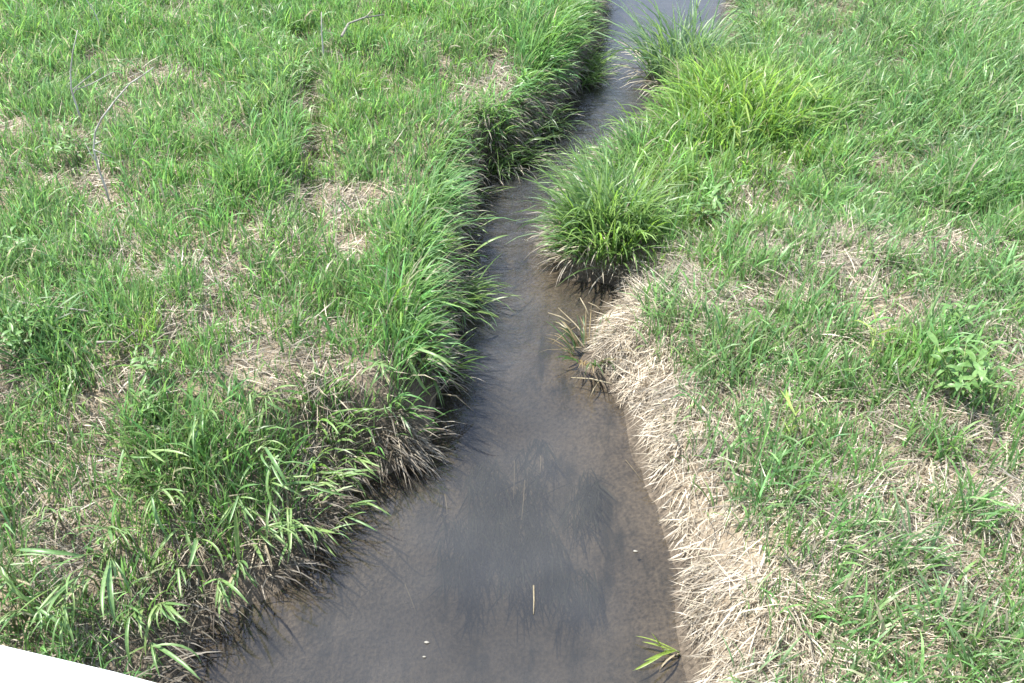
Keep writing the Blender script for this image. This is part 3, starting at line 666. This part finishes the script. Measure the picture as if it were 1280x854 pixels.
# ------------------------------------------------------------------ dead stems, sticks, floating straws
def dead_stem(label, base, main, branches, r0, mat=M_TWIG, name='dead_stem', cat='dead stem', group='dead stems in the upper left meadow'):
    p = ground_at(*base); e = empty(name, p); tag(e, label, cat, group)
    dy = -.12
    def path(pts, yo): return [at_y(a, b_, p[1]+yo+.012*k)-p for k, (a, b_) in enumerate(pts)]
    P = [np.array([0,0,-.03])]+path(main, .0)
    r0 *= .95; tube('stem', P, list(np.linspace(r0, r0*.35, len(P))), mat, e, 6)
    for k, br in enumerate(branches): 
        q = path(br, .0); tube('branch', q, list(np.linspace(r0*.55, r0*.2, len(q))), mat, e, 5)
    return e
dead_stem('tall grey dead stem curving right in the upper left meadow', (140,262), [(132,235),(122,207),(117,186),(119,165),(127,148),(147,122),(163,104),(180,93),(192,84)], [[(117,187),(128,192),(142,197)],[(121,203),(113,192),(106,178)],[(119,180),(127,176)]], .007)
dead_stem('forked dead stem with pale upright prong', (105,160), [(98,140),(92,122),(89,110),(88,90),(91,65),(97,38)], [[(91,112),(106,100),(126,84)],[(93,113),(112,106),(142,90)],[(92,118),(97,108)]], .008)
dead_stem('dark dead stem at the top left frame edge', (134,55), [(124,30),(118,15),(108,0),(100,-18)], [[(120,22),(124,14)]], .006)
dead_stem('straight upright dead stem left of the stream top', (404,88), [(404,65),(402,40),(402,15)], [], .008)
def lying(label, pts, r0, mat, lift, name='fallen_stick', cat='stick', group='sticks lying in the grass'):
    q = [ground_at(*a) for a in pts]; p = q[0]; e = empty(name, p); tag(e, label, cat, group)
    P = [b_-p+np.array([0,0,lift]) for b_ in q]; tube('stem', P, list(np.linspace(r0, r0*.5, len(P))), mat, e, 6)
    m_ = P[len(P)//2]; tube('side_twig', [m_, m_+np.array([.06,.05,.03])], [r0*.5, r0*.25], mat, e, 5)
lying('bleached stick lying in the grass at the left edge', [(28,401),(60,407),(90,409),(118,413)], .008, M_STICK, .11)
lying('bent grey stick in the grass left of the upper stream', [(430,72),(438,56),(458,48),(482,44)], .010, M_STICK, .16)
lying('thin bleached stalk on the left slope below the stick', [(128,450),(160,449)], .006, M_STICK, .1)

# a dry reed broken over the water below the left bank
p = ground_at(528, 522); e = empty('broken_reed', p); tag(e, 'yellowed reed bent over the dark water under the left bank', 'reed')
def rel(px, py, z): return pix(px, py, z)-p
tube('stem', [(0,0,-.03), rel(540,498,.12), rel(562,474,.2)], [.005,.004,.003], M_DEADLEAF, e, 5)
for pts in ([(562,474,.2),(572,480,.17),(584,489,.1)], [(548,492,.14),(570,495,.14),(592,514,.04)], [(530,517,.07),(533,535,.05),(537,552,.01)], [(524,520,.06),(522,540,.04),(521,560,.01)]):
    q = [rel(*a) for a in pts]; tube('leaf', q, [.0045,.004,.0015], M_DEADLEAF, e, 4)

def floating(label, a, b_, r, mat, group='straws floating on the stream'):
    zf = .003 if 'bright' in label else -.006
    q0 = pix(*a, zf); q1 = pix(*b_, zf); e = empty('floating_straw', q0)
    bpy.data.objects.remove(e)
    d_ = q1-q0; o = tube('floating_straw', [np.zeros(3), d_*.5+np.array([.0015,0,.001]), d_], [r*.55, r*.55, r*.35], mat, None, 6)
    o.location = q0; tag(o, label, 'straw', group)
floating('bright upright floating straw in the middle of the near pool', (667,732), (667,768), .006, M_DEADLEAF)
floating('faint slanted straw floating left in the near pool', (506,730), (520,766), .004, M_DEADLEAF)
floating('thin straw floating by the muddy shallows', (556,618), (559,642), .004, M_DEADLEAF)
floating('left of two thin straws over the dark weed', (643,576), (642,624), .004, M_DEADLEAF)
floating('right of two thin straws over the dark weed', (656,600), (652,650), .004, M_DEADLEAF)
floating('short straw over the upper dark weed', (676,570), (675,592), .004, M_DEADLEAF)
floating('short pale straw by the right straw slope', (782,575), (803,602), .004, M_DEADLEAF)
for lb, x_, y_, s_ in (('pale husk floating in the near pool, upper of two', 533, 803, .006), ('tiny husk floating just below the larger husk', 530, 821, .004), ('tiny husk beside the lower straw slope', 794, 689, .006)):
    o = lump('floating_husk', s_, M_FLECK, None, tuple(pix(x_, y_, .004)), 3, 8, 5, .4); o.scale = (1.7,.8,1); tag(o, lb, 'husk', 'husks floating on the stream')

# ------------------------------------------------------------------ the bridge we look down from: white coping in the lower left corner
ZC = CAM_H-.45
P1 = pix(0, 805, ZC); P2 = pix(189, 854, ZC); ev = (P2-P1)/np.linalg.norm(P2-P1); nv = np.array([-ev[1], ev[0], 0]); nv = nv if nv[1] < 0 else -nv
e = empty('bridge_parapet', (P1[0], P1[1], 0.0)); tag(e, 'white painted bridge parapet in the lower left corner', 'bridge')
def rail(name, prof, mat, s0=-2.6, s1=3.0, ns=40):
    """sweep a closed (back, z) profile along the slightly bowed edge line"""
    V = []; Fc = []; m_ = len(prof)
    for i in range(ns+1):
        s = s0+(s1-s0)*i/ns; c = P1+ev*s+nv*(.10*(s-.1)**2-.009)
        for (bk, z) in prof: V.append((c[0]+nv[0]*bk-P1[0], c[1]+nv[1]*bk-P1[1], z))
    for i in range(ns):
        for k in range(m_): k2 = (k+1) % m_; Fc.append((i*m_+k, (i+1)*m_+k, (i+1)*m_+k2, i*m_+k2))
    Fc.append(tuple(range(m_))); Fc.append(tuple(ns*m_+k for k in range(m_))[::-1])
    return mesh_obj(name, V, Fc, mat, e, False)
rr = .02
cop = [(rr*(1-math.cos(a)), ZC-rr+rr*math.sin(a)) for a in np.linspace(0, math.pi/2, 5)]+[(.36-rr*(1-math.cos(a)), ZC-rr+rr*math.sin(a)) for a in np.linspace(math.pi/2, 0, 5)]+[(.36,ZC-.09),(0,ZC-.09)]
rail('coping', cop, M_PAINT)
rail('parapet_wall', [(.05,ZC-.088),(.31,ZC-.088),(.31,ZC-1.12),(.05,ZC-1.12)], M_CONC)
rail('deck', [(.0,ZC-1.118),(3.2,ZC-1.118),(3.2,ZC-1.40),(.0,ZC-1.40)], M_CONC)
